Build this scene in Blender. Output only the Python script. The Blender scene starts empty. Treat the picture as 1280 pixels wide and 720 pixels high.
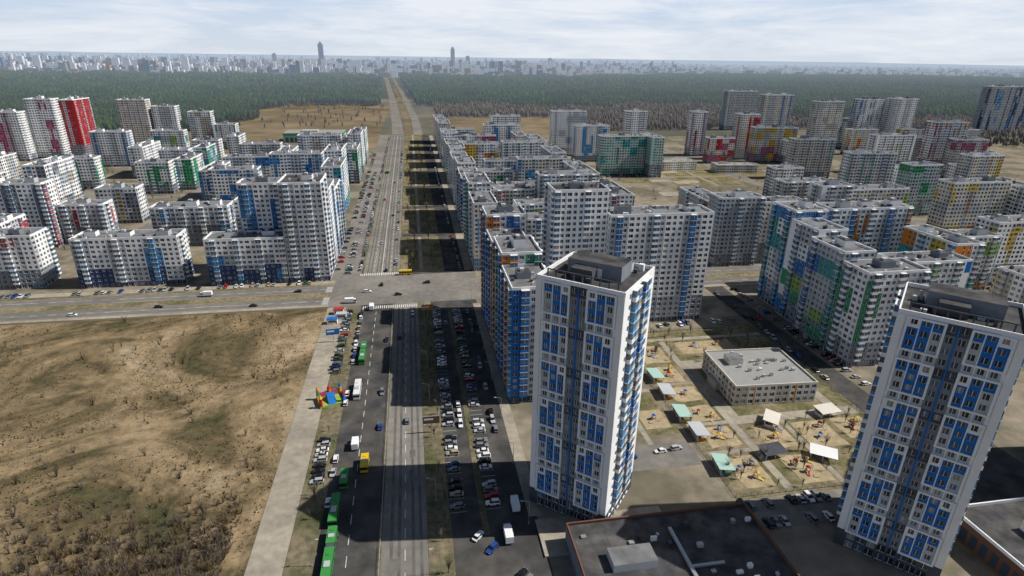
import bpy, math, random
import numpy as np
from mathutils import Matrix, Vector
random.seed(7); np.random.seed(7)
R=random.Random(11)
scene=bpy.context.scene
col=scene.collection
scene.view_settings.view_transform='Standard'; scene.view_settings.look='None'; scene.view_settings.exposure=0

# ------------------------------------------------------------ materials
MATS={}
def mat(name,c,rough=0.75,ns=0.4,na=0.0,metal=0.0,spec=0.3,c2=None,ns2=None,detail=3,haze_glow=0,sharp=.08):
    m=bpy.data.materials.new(name); m.use_nodes=True
    nt=m.node_tree; N=nt.nodes; L=nt.links
    if rough>=.7 and metal==0:
        N.remove(N['Principled BSDF']); b=N.new('ShaderNodeBsdfDiffuse'); cin=b.inputs['Color']; L.new(b.outputs[0],N['Material Output'].inputs['Surface'])
    else:
        b=N['Principled BSDF']; cin=b.inputs['Base Color']
        b.inputs['Roughness'].default_value=rough; b.inputs['Metallic'].default_value=metal
        b.inputs['Specular IOR Level'].default_value=spec
    cin.default_value=(*c,1)
    tc=N.new('ShaderNodeTexCoord')
    if na>0 or c2:
        no=N.new('ShaderNodeTexNoise'); no.inputs['Scale'].default_value=ns; no.inputs['Detail'].default_value=detail
        L.new(tc.outputs['Object'],no.inputs['Vector'])
        mr=N.new('ShaderNodeMapRange'); mr.inputs['From Min'].default_value=0.3; mr.inputs['From Max'].default_value=0.7
        mr.inputs['To Min'].default_value=1-na; mr.inputs['To Max'].default_value=1+na
        L.new(no.outputs['Fac'],mr.inputs['Value'])
        mul=N.new('ShaderNodeVectorMath'); mul.operation='SCALE'; mul.inputs[0].default_value=c
        if c2:
            base=N.new('ShaderNodeMix'); base.data_type='RGBA'
            base.inputs['A'].default_value=(*c,1); base.inputs['B'].default_value=(*c2,1)
            n2=N.new('ShaderNodeTexNoise'); n2.inputs['Scale'].default_value=ns2 or 0.02; n2.inputs['Detail'].default_value=7; n2.inputs['Roughness'].default_value=.62
            L.new(tc.outputs['Object'],n2.inputs['Vector'])
            m2=N.new('ShaderNodeMapRange'); m2.inputs['From Min'].default_value=0.5-sharp; m2.inputs['From Max'].default_value=0.5+sharp
            L.new(n2.outputs['Fac'],m2.inputs['Value']); L.new(m2.outputs['Result'],base.inputs['Factor'])
            L.new(base.outputs['Result'],mul.inputs[0])
        L.new(mr.outputs['Result'],mul.inputs['Scale'])
        L.new(mul.outputs['Vector'],cin)
    if haze_glow:  # painted haze: pale blue glow mixed into the surface, stronger with world Y
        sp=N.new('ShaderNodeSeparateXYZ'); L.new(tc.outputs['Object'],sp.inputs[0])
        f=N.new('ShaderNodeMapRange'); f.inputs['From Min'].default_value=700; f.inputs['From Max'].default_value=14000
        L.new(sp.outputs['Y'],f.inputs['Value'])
        pw=N.new('ShaderNodeMath'); pw.operation='POWER'; pw.inputs[1].default_value=haze_glow; L.new(f.outputs['Result'],pw.inputs[0])
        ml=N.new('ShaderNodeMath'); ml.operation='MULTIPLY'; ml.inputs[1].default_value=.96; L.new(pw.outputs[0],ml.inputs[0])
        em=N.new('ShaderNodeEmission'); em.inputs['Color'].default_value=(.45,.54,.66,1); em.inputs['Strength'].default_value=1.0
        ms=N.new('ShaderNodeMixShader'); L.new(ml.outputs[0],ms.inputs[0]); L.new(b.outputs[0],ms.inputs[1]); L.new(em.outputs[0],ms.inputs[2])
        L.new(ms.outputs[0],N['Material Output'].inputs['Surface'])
    MATS[name]=m; return m
mat('white',(.78,.785,.79),ns=.12,na=.06); mat('cream',(.64,.61,.54),na=.07,ns=.12); mat('lgrey',(.44,.46,.485),na=.08,ns=.12)
mat('mgrey',(.20,.22,.25),na=.1); mat('dgrey',(.08,.085,.10),na=.15); mat('beige',(.46,.41,.33),na=.08)
mat('blue',(.025,.15,.46),na=.1); mat('sky_blue',(.07,.27,.55),na=.1); mat('navy',(.035,.06,.15)); mat('red',(.42,.035,.04)); mat('pink',(.42,.10,.18))
mat('orange',(.60,.20,.03)); mat('yellow',(.62,.42,.05)); mat('green',(.05,.29,.13)); mat('teal',(.05,.30,.30)); mat('lime',(.28,.42,.08)); mat('mint',(.34,.50,.45))
mat('brown',(.14,.07,.045))
mat('glass_dark',(.018,.022,.030),rough=.12,spec=.6); mat('glass_mid',(.05,.07,.10),rough=.15,spec=.6)
mat('glass_blue',(.06,.14,.23),rough=.15,spec=.7); mat('curtain',(.26,.26,.25),rough=.4)
mat('roof',(.17,.17,.175),ns=.25,na=.25,rough=.9); mat('roof_dark',(.06,.06,.065),rough=.9,ns=.2,na=.35,c2=(.10,.097,.092),ns2=.12); mat('roof_light',(.33,.33,.32),rough=.9,ns=.2,na=.15,c2=(.26,.26,.25),ns2=.2)
mat('metal',(.45,.46,.47),rough=.4,metal=.6)
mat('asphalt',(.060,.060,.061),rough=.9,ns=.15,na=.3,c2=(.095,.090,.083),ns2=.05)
mat('asphalt_dusty',(.235,.218,.195),rough=.92,ns=.3,na=.14,c2=(.175,.166,.152),ns2=.03)
mat('asphalt_worn',(.135,.130,.120),rough=.92,ns=.2,na=.25)
mat('pavement',(.37,.33,.265),rough=.95,ns=.4,na=.15,c2=(.26,.235,.195),ns2=.06,sharp=.12)
mat('yard_dirt',(.25,.215,.165),rough=.95,ns=.15,na=.2,c2=(.15,.135,.10),ns2=.022,sharp=.05)
mat('sand',(.42,.34,.22),rough=.95,ns=.5,na=.15,c2=(.33,.27,.17),ns2=.12)
mat('grass',(.125,.12,.06),rough=.95,ns=.5,na=.3,c2=(.235,.195,.125),ns2=.06)
mat('verge',(.095,.098,.05),rough=.95,ns=.5,na=.3,c2=(.19,.16,.105),ns2=.05)
mat('paint',(.62,.62,.60),na=.25,ns=1); mat('kerb',(.33,.32,.30)); mat('brick',(.17,.09,.065),ns=1.5,na=.1)
mat('steppe',(.15,.125,.085),rough=.95,ns=.01,na=.25,c2=(.09,.085,.055),ns2=.003,detail=8,haze_glow=.75)
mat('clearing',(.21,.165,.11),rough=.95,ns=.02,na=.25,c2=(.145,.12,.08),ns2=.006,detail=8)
mat('forest_floor',(.030,.034,.018),rough=.95,haze_glow=.72); mat('birch_floor',(.09,.075,.06),rough=.95,ns=.02,na=.2,haze_glow=.8)
mat('pine1',(.022,.042,.016),ns=.012,na=.45,haze_glow=.72); mat('pine2',(.038,.062,.022),ns=.012,na=.45,haze_glow=.72); mat('birch1',(.135,.112,.09),ns=.02,na=.3,haze_glow=.8); mat('birch2',(.085,.07,.056),ns=.02,na=.3,haze_glow=.8)
mat('city_white',(.70,.70,.70),haze_glow=.85); mat('city_grey',(.22,.23,.25),haze_glow=.85); mat('city_brown',(.28,.20,.16),haze_glow=.85); mat('city_blue',(.12,.17,.26),haze_glow=.85)
mat('twig',(.22,.185,.15)); mat('tuft1',(.27,.20,.11)); mat('tuft2',(.13,.10,.055)); mat('tuft3',(.085,.09,.04)); mat('bark',(.085,.068,.055))
mat('tyre',(.015,.015,.016))
for n,c in dict(c_white=(.75,.75,.75),c_black=(.012,.012,.014),c_grey=(.18,.19,.20),c_silver=(.42,.43,.45),c_red=(.38,.02,.02),c_blue=(.02,.06,.25),c_beige=(.38,.33,.24),c_green=(.03,.10,.06)).items():
    mat(n,c,rough=.25,spec=.6)
mat('bus_green',(.05,.25,.06),rough=.35); mat('bus_yellow',(.68,.45,.02),rough=.35); mat('bus_white',(.7,.7,.7),rough=.35)

# ------------------------------------------------------------ mesh builder
class MB:
    def __init__(s): s.v=[]; s.f=[]; s.m=[]; s.names=[]; s.idx={}
    def mi(s,n):
        if n not in s.idx: s.idx[n]=len(s.names); s.names.append(n)
        return s.idx[n]
    def poly(s,pts,m):
        k=len(s.v); s.v.extend(pts); s.f.append(tuple(range(k,k+len(pts)))); s.m.append(s.mi(m))
    def box(s,x0,y0,z0,x1,y1,z1,m,top=None,bottom=True):
        a=(x0,y0,z0);b=(x1,y0,z0);c=(x1,y1,z0);d=(x0,y1,z0);e=(x0,y0,z1);f=(x1,y0,z1);g=(x1,y1,z1);h=(x0,y1,z1)
        s.poly([a,b,f,e],m);s.poly([b,c,g,f],m);s.poly([c,d,h,g],m);s.poly([d,a,e,h],m);s.poly([e,f,g,h],top or m)
        if bottom: s.poly([d,c,b,a],m)
    def cyl(s,cx,cy,z0,z1,r0,r1,m,n=8,axis='z'):
        P=[];Q=[]
        for i in range(n):
            t=2*math.pi*i/n;c=math.cos(t);q=math.sin(t)
            if axis=='z': P.append((cx+r0*c,cy+r0*q,z0));Q.append((cx+r1*c,cy+r1*q,z1))
            else: P.append((cx+r0*q,z0,cy+r0*c));Q.append((cx+r1*q,z1,cy+r1*c))
        for i in range(n):
            j=(i+1)%n; s.poly([P[i],P[j],Q[j],Q[i]],m)
        s.poly(P[::-1],m)
        if r1>1e-4: s.poly(Q,m)
    def obox(s,p,ux,n,a0,a1,o0,o1,z0,z1,m):
        def P(a,o,z): return (p[0]+ux[0]*a+n[0]*o,p[1]+ux[1]*a+n[1]*o,z)
        s.poly([P(a0,o1,z0),P(a1,o1,z0),P(a1,o1,z1),P(a0,o1,z1)],m)
        s.poly([P(a1,o1,z0),P(a1,o0,z0),P(a1,o0,z1),P(a1,o1,z1)],m)
        s.poly([P(a0,o0,z0),P(a0,o1,z0),P(a0,o1,z1),P(a0,o0,z1)],m)
        s.poly([P(a0,o1,z1),P(a1,o1,z1),P(a1,o0,z1),P(a0,o0,z1)],m)
        s.poly([P(a0,o0,z0),P(a1,o0,z0),P(a1,o1,z0),P(a0,o1,z0)],m)
    def mesh(s,name):
        me=bpy.data.meshes.new(name); me.from_pydata(s.v,[],s.f)
        for n in s.names: me.materials.append(MATS[n])
        me.polygons.foreach_set('material_index',s.m); me.update(); return me
    def obj(s,name,loc=(0,0,0),rot=0):
        o=bpy.data.objects.new(name,s.mesh(name)); o.location=loc; o.rotation_euler=(0,0,rot); col.objects.link(o); return o
def inst(name,me,x,y,rot=0,z=0,sc=1):
    o=bpy.data.objects.new(name,me); o.location=(x,y,z); o.rotation_euler=(0,0,rot); o.scale=(sc,sc,sc); col.objects.link(o); return o
def sheet(name,x0,y0,x1,y1,z,m):
    b=MB(); b.poly([(x0,y0,z),(x1,y0,z),(x1,y1,z),(x0,y1,z)],m); return b.obj(name)
def slab(name,x0,y0,x1,y1,z,m,side='kerb'):
    b=MB(); b.box(x0,y0,0,x1,y1,z,side,top=m,bottom=False); return b.obj(name)

# ------------------------------------------------------------ facades
def glass(r,blue=False):
    t=r.random()
    if blue: return 'glass_blue' if t<.6 else ('glass_mid' if t<.9 else 'curtain')
    return 'glass_dark' if t<.5 else ('glass_mid' if t<.84 else ('glass_blue' if t<.92 else 'curtain'))
def facade(mb,p,ux,n,L,floors,fh,cell,near,r,bw0=3.1):
    nb=max(2,round(L/bw0)); bw=L/nb
    def P(a,z,o=0.0): return (p[0]+ux[0]*a+n[0]*o,p[1]+ux[1]*a+n[1]*o,z)
    def Q(a0,a1,z0,z1,m,o=0.0): mb.poly([P(a0,z0,o),P(a1,z0,o),P(a1,z1,o),P(a0,z1,o)],m)
    for i in range(nb):
        for j in range(floors):
            wall,kind,acc=cell(i,j,nb,floors)
            a0=i*bw;a1=a0+bw;z0=j*fh;z1=z0+fh
            if kind=='blank': Q(a0,a1,z0,z1,wall); continue
            if kind=='balc':
                if near:
                    o=1.1;e=.12
                    Q(a0,a1,z0,z1,wall)
                    mb.obox(p,ux,n,a0+e,a1-e,.01,o,z0+.15,z0+1.15,acc or wall)
                    mb.obox(p,ux,n,a0+e+.04,a1-e-.04,.01,o-.05,z0+1.15,z1-.1,glass(r,True))
                    mb.obox(p,ux,n,a0+e,a1-e,.01,o+.03,z1-.1,z1+.149,'white')
                    am=(a0+a1)/2
                    mb.obox(p,ux,n,am-.04,am+.04,o-.05,o,z0+1.15,z1-.1,'white')
                else:
                    Q(a0,a1,z0,z0+1.2,acc or wall); Q(a0,a1,z0+1.2,z1-.2,glass(r,True)); Q(a0,a1,z1-.2,z1,wall)
                continue
            if kind=='shop':
                w0=a0+.25;w1=a1-.25;s0=z0+.3;s1=z1-.45
            elif kind=='wide':
                w0=a0+.45;w1=a1-.45;s0=z0+.85;s1=z0+2.45
            elif kind=='winL': w0=a0+.25;w1=a0+bw*.58;s0=z0+.85;s1=z0+2.5
            elif kind=='winR': w0=a1-bw*.58;w1=a1-.25;s0=z0+.85;s1=z0+2.5
            else:
                w0=a0+bw*.24;w1=a1-bw*.24;s0=z0+.85;s1=z0+2.45
            gl=glass(r)
            left=wall;right=wall
            if acc:
                if kind=='winR': left=acc
                else: right=acc
            if near:
                Q(a0,w0,z0,z1,left);Q(w1,a1,z0,z1,right);Q(w0,w1,z0,s0,wall);Q(w0,w1,s1,z1,wall)
                d=-.28
                mb.poly([P(w0,s0),P(w0,s0,d),P(w0,s1,d),P(w0,s1)],'white');mb.poly([P(w1,s0,d),P(w1,s0),P(w1,s1),P(w1,s1,d)],'white')
                mb.poly([P(w0,s0),P(w1,s0),P(w1,s0,d),P(w0,s0,d)],'white');mb.poly([P(w0,s1,d),P(w1,s1,d),P(w1,s1),P(w0,s1)],'white')
                Q(w0,w1,s0,s1,gl,d)
                am=w0+(w1-w0)*.42;Q(am-.05,am+.05,s0,s1,'white',d+.03)
            else:
                Q(a0,w0,z0,z1,left);Q(w1,a1,z0,z1,right);Q(w0,w1,z0,s0,wall);Q(w0,w1,s1,z1,wall);Q(w0,w1,s0,s1,gl)
def roof(mb,w,d,h,r,rm='roof',para='white',boxes=True,ph=1.1):
    x=w/2;y=d/2;t=.35
    mb.poly([(-x,-y,h),(x,-y,h),(x,y,h),(-x,y,h)],rm)
    for b in ((-x,-y,x,-y+t),(-x,y-t,x,y),(-x,-y+t,-x+t,y-t),(x-t,-y+t,x,y-t)):
        mb.box(b[0],b[1],h+.002,b[2],b[3],h+ph,para,bottom=False)
    if not boxes: return
    n=max(1,int(max(w,d)/17)); along=w>=d
    for k in range(n):
        u=(k+.5)/n-.5+r.uniform(-.04,.04)
        cx,cy=(u*w,r.uniform(-.15,.15)*d) if along else (r.uniform(-.15,.15)*w,u*d)
        bx,by=(r.uniform(2.6,4),r.uniform(2,3)) if along else (r.uniform(2,3),r.uniform(2.6,4))
        hh=r.uniform(2.4,3.8)
        mb.box(cx-bx,cy-by,h+.003,cx+bx,cy+by,h+hh,r.choice(['white','lgrey','white','mgrey']),top='roof_dark',bottom=False)
        mb.box(cx-bx*.5,cy-by*.5,h+hh+.002,cx+bx*.1,cy+by*.3,h+hh+1.1,'lgrey',bottom=False)
    for k in range(int(w*d/45)):
        cx=r.uniform(-x+1.5,x-1.5);cy=r.uniform(-y+1.5,y-1.5);s=r.uniform(.35,.8)
        mb.box(cx-s,cy-s*.8,h+.004,cx+s,cy+s*.8,h+r.uniform(.8,2.0),r.choice(['white','lgrey','dgrey','metal']),bottom=False)
def building(name,cx,cy,w,d,h,rot,cells,seed,near=False,rm='roof',para='white',fh=2.95,bw0=3.1,extra=None):
    r=random.Random(seed); mb=MB(); fl=max(2,round(h/fh)); fh=h/fl; x=w/2;y=d/2
    if not isinstance(cells,(list,tuple)): cells=[cells]*4
    facade(mb,(-x,-y),(1,0),(0,-1),w,fl,fh,cells[0],near,r,bw0)
    facade(mb,(x,-y),(0,1),(1,0),d,fl,fh,cells[1],near,r,bw0)
    facade(mb,(x,y),(-1,0),(0,1),w,fl,fh,cells[2],near,r,bw0)
    facade(mb,(-x,y),(0,-1),(-1,0),d,fl,fh,cells[3],near,r,bw0)
    roof(mb,w,d,h,r,rm,para)
    if extra: extra(mb,fl,fh)
    return mb.obj(name,(cx,cy,0.02),math.radians(rot))
def scheme(seed,base='white',base2='lgrey',acc=('blue',),dark='mgrey',mode=0,pa=.35):
    r=random.Random(seed); off=r.randint(0,3); tab={}
    per=r.choice([4,5,6]); low=r.choice([2,3,4]); acl=list(acc)
    if mode!=3: r.shuffle(acl)
    def T(k):
        if k not in tab: tab[k]=(r.random(),r.choice(acl),r.random())
        return tab[k]
    def cell(i,j,nb,fl):
        if j==0: return (dark,'shop',None)
        c=(i+off)%per
        if mode==3:   # full-height vertical colour stripes, one bay of white between
            s=i%3; a=acl[(i//3)%len(acl)]
            if s==0: return (a,'win',None)
            if s==1: return (a,'balc',a)
            return ('white' if (i//3)%2 else 'lgrey','win',None)
        if mode==0:
            wall=dark if j<=low else base
            a=T(((i+off)//per,0))[1]; on=T(((i+off)//per,j//3))[0]<pa*1.6
            if c==1: return (wall,'balc',a if on else base)
            if c==2: return (wall,'win',a if on else None)
            if c==0 and (i in(0,nb-1)): return (wall,'blank',None)
            if c==3: return (wall if j<=low else base2,'wide',None)
            return (wall,'win',None)
        if mode==1:
            q,a,q2=T((i+off)//3)
            wall=(base if ((i+off)//3)%2 else base2)
            if j<=low: wall=dark if q<.5 else base2
            if q<pa and low<j<fl-1 and c!=1: wall=a if (T((i,j//4))[0]<.6) else base
            if c==1: return (wall,'balc',a if q2<.5 else base)
            return (wall,'win' if c!=3 else 'wide',None)
        q,a,q2=T(((i+off)//3,(j+off)//3))
        wall=base
        if j<=low: wall=a if q2<.5 else dark
        elif q<pa: wall=a
        elif q<pa+.15: wall=base2
        if c==1: return (wall,'balc',a if q<pa*1.5 else base2)
        if i in(0,nb-1) and c==3: return (wall,'blank',None)
        return (wall,'win' if c!=3 else 'wide',None)
    return cell
FOOT=[]
sd=[100]
def blk(x0,y0,w,d,h,acc,base='white',base2='lgrey',mode=None,pa=.26,near=None,rot=0,dark='mgrey',rm='roof'):
    sd[0]+=1; s=sd[0]
    if mode is None: mode=s%3
    if near is None: near=(y0<470 and abs(x0)<320)
    FOOT.append((x0,y0,w,d))
    return building('apartment_building',x0+w/2,y0+d/2,w,d,h,rot,scheme(s,base,base2,acc,dark,mode,pa),s,near=near,rm=rm)

# ------------------------------------------------------------ near towers
def towerA(seed):
    def cell(i,j,nb,fl):
        if j<=1: return ('dgrey','shop' if i not in(0,nb-1) else 'blank',None)
        if i in (0,nb-1): return ('white','blank',None)
        if i in (4,5): return ('mgrey' if j%4 else 'dgrey','win',None)
        g=(j-2)//4;q=(j-2)%4;s=0 if i<4 else 1;k=(i-1) if i<4 else (i-6)
        if q==3: return ('lgrey','win',None)
        flip=(g+s+seed)%2
        sidek=0 if flip else 2
        if k==1: return ('blue','win',None)
        if k==sidek: return ('blue' if q!=2 else 'white','win',None)
        return ('blue' if q==2 else 'lgrey','win',None)
    return cell
def towerB(i,j,nb,fl):
    if j<=1: return ('dgrey','shop' if i not in(0,nb-1) else 'blank',None)
    if i in(0,nb-1): return ('white','blank',None)
    if i in(1,nb-2): return ('white','win',None)
    if i in(2,nb-3): return ('lgrey','balc','sky_blue' if (j//3)%2 else 'white')
    if i in(3,nb-4): return ('mgrey','balc','blue' if (j//2)%3==0 else 'lgrey')
    return ('mgrey','win','dgrey')
def tower_extra(w,d):
    def ex(mb,fl,fh):
        bw=w/10
        for p,ux,n in (((-w/2,-d/2),(1,0),(0,-1)),((w/2,d/2),(-1,0),(0,1))):
            for s in (1,6):
                g=0
                while 2+g*4+3<=fl:
                    z0=(2+g*4)*fh-.35; z1=min((5+g*4)*fh+.35,fl*fh-.1); a0=s*bw-.45;a1=(s+3)*bw+.45
                    if s==1: a1-=.3
                    else: a0+=.3
                    t=.5;o=.5
                    mb.obox(p,ux,n,a0,a0+t,.01,o,z0,z1,'white');mb.obox(p,ux,n,a1-t,a1,.01,o,z0,z1,'white')
                    mb.obox(p,ux,n,a0+t,a1-t,.01,o-.003,z0,z0+t,'white');mb.obox(p,ux,n,a0+t,a1-t,.01,o-.003,z1-t,z1,'white')
                    g+=1
                for kk in (1,2): # slim white piers between the bays
                    mb.obox(p,ux,n,(s+kk)*bw-.12,(s+kk)*bw+.12,.01,.12,2*fh+.2,fl*fh-.3,'white')
            mb.obox(p,ux,n,5*bw-.18,5*bw+.18,.01,.35,2*fh,fl*fh-.2,'blue')
            mb.obox(p,ux,n,.02,bw*.7,.01,.25,2*fh,fl*fh,'white'); mb.obox(p,ux,n,w-bw*.7,w-.02,.01,.25,2*fh,fl*fh,'white')
        h=fl*fh
        mb.box(-w*.3,-d*.12,h+.005,w*.32,d*.22,h+4.2,'mgrey',top='roof_dark',bottom=False)
        mb.box(-w*.2,-d*.28,h+.006,w*.05,-d*.121,h+3.0,'dgrey',top='roof_dark',bottom=False)
        mb.box(w*.06,d*.221,h+.006,w*.3,d*.36,h+2.6,'lgrey',top='roof_dark',bottom=False)
        for k in range(9):
            mb.box(-w*.42+k*w*.1,-d*.4,h+.005,-w*.42+k*w*.1+.35,-d*.4+.35,h+2.2,'dgrey',bottom=False)
        mb.box(-w*.42,-d*.4+.05,h+2.202,w*.42,-d*.4+.3,h+2.5,'dgrey')
        mb.cyl(-w*.1,0.5,h+4.2,h+9,.08,.04,'metal',6); mb.cyl(w*.2,1.5,h+4.2,h+8,.08,.04,'metal',6)
    return ex
for cx,cy,rot,h,s in ((48,142.5,-40,75,1),(132,111,-46,73,2),(222,124,-45,75,3)):
    building('apartment_tower',cx,cy,25,23,h,rot,[towerA(s),towerB,towerA(s+1),towerB],s,near=True,rm='roof_dark',bw0=2.5,extra=tower_extra(25,23))

# ------------------------------------------------------------ avenue row, right side
blk(34,197,17,26,49,('blue','orange','sky_blue'),mode=3,rm='roof',dark='navy')
blk(34,223.2,17,24,54,('orange','green','blue'),mode=3,dark='navy')
blk(34,247.4,17,26,50,('sky_blue','blue','orange'),mode=3)
blk(34,273.6,20,18,57,('orange','blue','red'),mode=3)
rowY=[(352,34,44),(386.2,36,50),(440,40,43),(480.2,32,47),(532,40,42),(572.2,34,46),(626,44,42),(670.2,28,48),(722,44,42),(790,46,46),(862,44,42),(930,44,40)]
for i,(y,l,h) in enumerate(rowY):
    blk(36,y,15,l,h,[('sky_blue','mint'),('green','mint','beige'),('blue','lgrey'),('orange','mint')][i%4],base='white' if i%3 else 'cream')
for i,y in enumerate((352,440,532,626,722,790,862)):
    blk(51.3,y,40,14,R.choice([30,33,42]),[('blue',),('red','pink'),('green','mint'),('yellow','orange')][i%4],base=['white','cream','lgrey'][i%3])
    if i not in(0,4,6): blk(95,y-6,48,15,[45,45,42,44,46,44,42][i],[('mint','teal'),('orange','yellow'),('sky_blue',)][i%3],base=['cream','white'][i%2])
    if i<5: blk(130,y+14,15,46,R.choice([30,36,44]),[('red','beige'),('lime','green'),('sky_blue','blue')][i%3],base=['white','cream','lgrey'][i%3])
    if i<5: blk(70,y+40,38,14,R.choice([28,33]),[('lime',),('pink',),('blue',)][i%3])
# R2
blk(66,266,27,18,70,('blue','lgrey'),mode=0,pa=.06,rm='roof_dark',base2='white')
blk(93.3,262,54,16,58,('sky_blue','lgrey','blue'),mode=1,pa=.15)
# R4
pal=('teal','blue','sky_blue','green','lime')
blk(190,204,30,16,45,pal,base='white',mode=1,pa=.4)
blk(190,220.3,16,24,49,pal,base='lgrey',mode=2,pa=.42)
blk(194,244.6,16,22,52,pal,mode=2,pa=.4)
blk(196,267,18,20,56,('blue','sky_blue','teal'),mode=2,pa=.42)
blk(226,226,40,15,40,pal,mode=2,pa=.3)
blk(268,238,16,34,44,('orange','yellow','teal'),mode=2,pa=.35)
# R5
blk(236,290,52,16,50,('blue','orange','lime'),mode=1,pa=.35)
blk(288.3,278,54,15,34,('lime','orange','teal','sky_blue'),mode=2,pa=.4)
blk(345,284,40,15,40,('blue','yellow'),mode=1,pa=.35)
blk(300,225,30,15,30,('beige','yellow'),mode=1)
# R3
blk(195,340,30,16,46,('beige','mgrey'),base='lgrey',mode=1); blk(225.3,342,32,15,42,('beige','teal'),base='cream',mode=1)
blk(195,358,15,44,40,('beige','brown'),base='lgrey')
blk(290,372,26,15,45,('orange','yellow'),base='white',pa=.45,mode=2)
blk(322,380,48,15,40,('beige','lime'),base='cream'); 
blk(400,372,50,15,45,('yellow','orange'),base='cream',pa=.3); blk(455,350,15,50,42,('beige',))
blk(520,345,52,15,42,('blue',)); blk(595,350,50,15,45,('orange',)); blk(300,430,44,15,36,('teal','beige'),base='cream'); blk(340,505,30,15,33,('sky_blue',))
# R background
blk(215,655,54,15,45,('green','teal'),base='mint',pa=.2,mode=2); blk(270,640,15,40,45,('mint',),base='mint')
blk(211,752,46,16,46,('sky_blue',)); blk(191,800,48,16,60,('blue','lgrey'),pa=.15); blk(120,905,46,15,44,('beige',))
blk(296,795,29,18,60,('red','pink'),pa=.4,mode=1); blk(390,785,20,20,60,('red','pink'),pa=.45,mode=1); blk(386,725,36,14,32,('pink','red'),base='cream',mode=2,pa=.4)
blk(440,750,28,18,60,('beige','red'),base='cream')
blk(451,725,58,15,45,('yellow','pink'),base='cream',rot=-8); blk(433,612,48,15,45,('mint','beige'),base='cream',rot=-8)
blk(425,510,46,15,45,('mint','sky_blue'),rot=-8); blk(431,445,30,15,45,('green','mint'),base='mint')
blk(600,1080,60,18,72,('beige',),base='lgrey'); blk(565,900,50,18,76,('blue','lgrey'),base='cream'); blk(579,785,40,18,74,('lgrey','beige'),base='cream')
blk(683,830,40,18,74,('blue','lgrey')); blk(728,815,40,18,76,('blue','mgrey'),dark='navy'); blk(640,840,90,15,45,('green','lgrey'))
blk(640,640,42,18,60,('orange','red'),rot=-8); blk(1057,965,55,20,88,('sky_blue','navy'),base='lgrey',pa=.3,mode=1); blk(1125,990,50,20,88,('sky_blue','navy'),base='lgrey',pa=.3,mode=1)
blk(559,640,54,15,45,('lime','beige')); blk(535,487,36,15,45,('yellow',),base='cream')
for gy in (440,520,600,690,770):
    for gx in range(480,980,78):
        x=gx+R.uniform(-8,8);y=gy+R.uniform(-8,8)
        if any(abs(x+22-(a+c/2))<22+c/2+4 and abs(y+8-(b+d/2))<9+d/2+8 for a,b,c,d in FOOT): continue
        if x>y*1.15: continue
        if R.random()<.62: blk(x,y,R.uniform(38,56),14.5,R.choice([30,36,45,45,48]),R.choice([('yellow','orange'),('pink','beige'),('green','mint'),('sky_blue','blue'),('lime','teal')]),base=R.choice(['white','cream','lgrey','white']),rot=R.choice([0,-6,0]),pa=.24)
        if R.random()<.3: blk(x-2,y+18,14.5,R.uniform(26,40),R.choice([30,45]),R.choice([('beige',),('lime',),('blue',)]),base=R.choice(['white','cream']),pa=.2)

# ------------------------------------------------------------ left district
B=('blue','sky_blue')
blk(-122,347,44.5,16,28,B+('lgrey',),mode=2,pa=.22,dark='navy')
blk(-77.2,347,24,28,60,B+('lgrey',),mode=1,pa=.28,dark='navy',rm='roof_dark')
blk(-105,368,27,16,56,B,mode=1,pa=.2)
blk(-70,375.3,17,30,50,B+('navy',),mode=1,pa=.25); blk(-70,405.6,17,32,44,B,mode=2)
blk(-195,353,57,16,29,B+('lgrey','beige'),mode=1,pa=.25,dark='navy')
blk(-262,357,46,17,31,('red','lgrey','blue'),mode=0,pa=.25); blk(-262,374.3,15,36,31,('red',),mode=1)
blk(-182,430,51,16,28,B+('lgrey',),mode=0); blk(-131,446.3,15,34,28,B)
blk(-248,446,30,15,28,('red','beige','blue'),base='white',mode=1,pa=.3); blk(-290,438,41,16,45,('red','mgrey'),mode=1,pa=.3,base2='mgrey')
blk(-248,500,30,16,28,('yellow','mgrey'),mode=1); blk(-300,510,16,44,45,('beige','mgrey'),base='white'); blk(-345,500,30,15,40,('lime','orange'))
blk(-347,640,36,16,30,('green',)); blk(-262,610,30,16,30,('teal','green'),mode=1); blk(-232,626.3,15,36,30,('teal','green'),pa=.5,mode=2)
blk(-270,690,30,16,30,('teal',),pa=.3); blk(-240,706.3,14,34,30,('green','teal'),pa=.5,mode=2); blk(-260,765,30,16,30,('lime',)); blk(-230,800,14,36,30,('beige','orange'))
blk(-190,635,50,16,30,('blue',)); blk(-140,651.3,15,40,33,('beige',)); blk(-190,560,14.5,50,30,('beige','blue')); blk(-172,530,40,15,36,B)
blk(-128,560,46,16,44,B,mode=1); blk(-82,576.3,16,44,44,B+('teal',)); blk(-75,500,16,50,42,B+('teal',)); blk(-120,490,40,15,28,B)
for i,y in enumerate((640,700,760)):
    blk(-72,y,15,46,[36,44,40][i],[('teal','green'),('blue','sky_blue'),('mint',)][i%3],pa=.35)
    blk(-128,y+6,48,15,[30,42,33][i],[('blue',),('beige','orange'),('green',)][i%3])
blk(-190,700,44,15,34,('beige',))
blk(-522,820,52,18,58,('red','pink'),mode=1,pa=.25); blk(-469,838,30,20,72,('red','pink'),mode=1,pa=.35); blk(-438,855,16,42,70,('red',),base='red',mode=0,pa=.6); blk(-560,800,30,18,64,('red','lgrey'))
blk(-392,900,36,18,67,('beige','lgrey'),base='cream'); blk(-352,905,30,20,58,('lgrey',),base='white'); blk(-310,915,30,18,50,('beige','lgrey')); blk(-275,900,30,18,34,('teal',))
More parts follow.
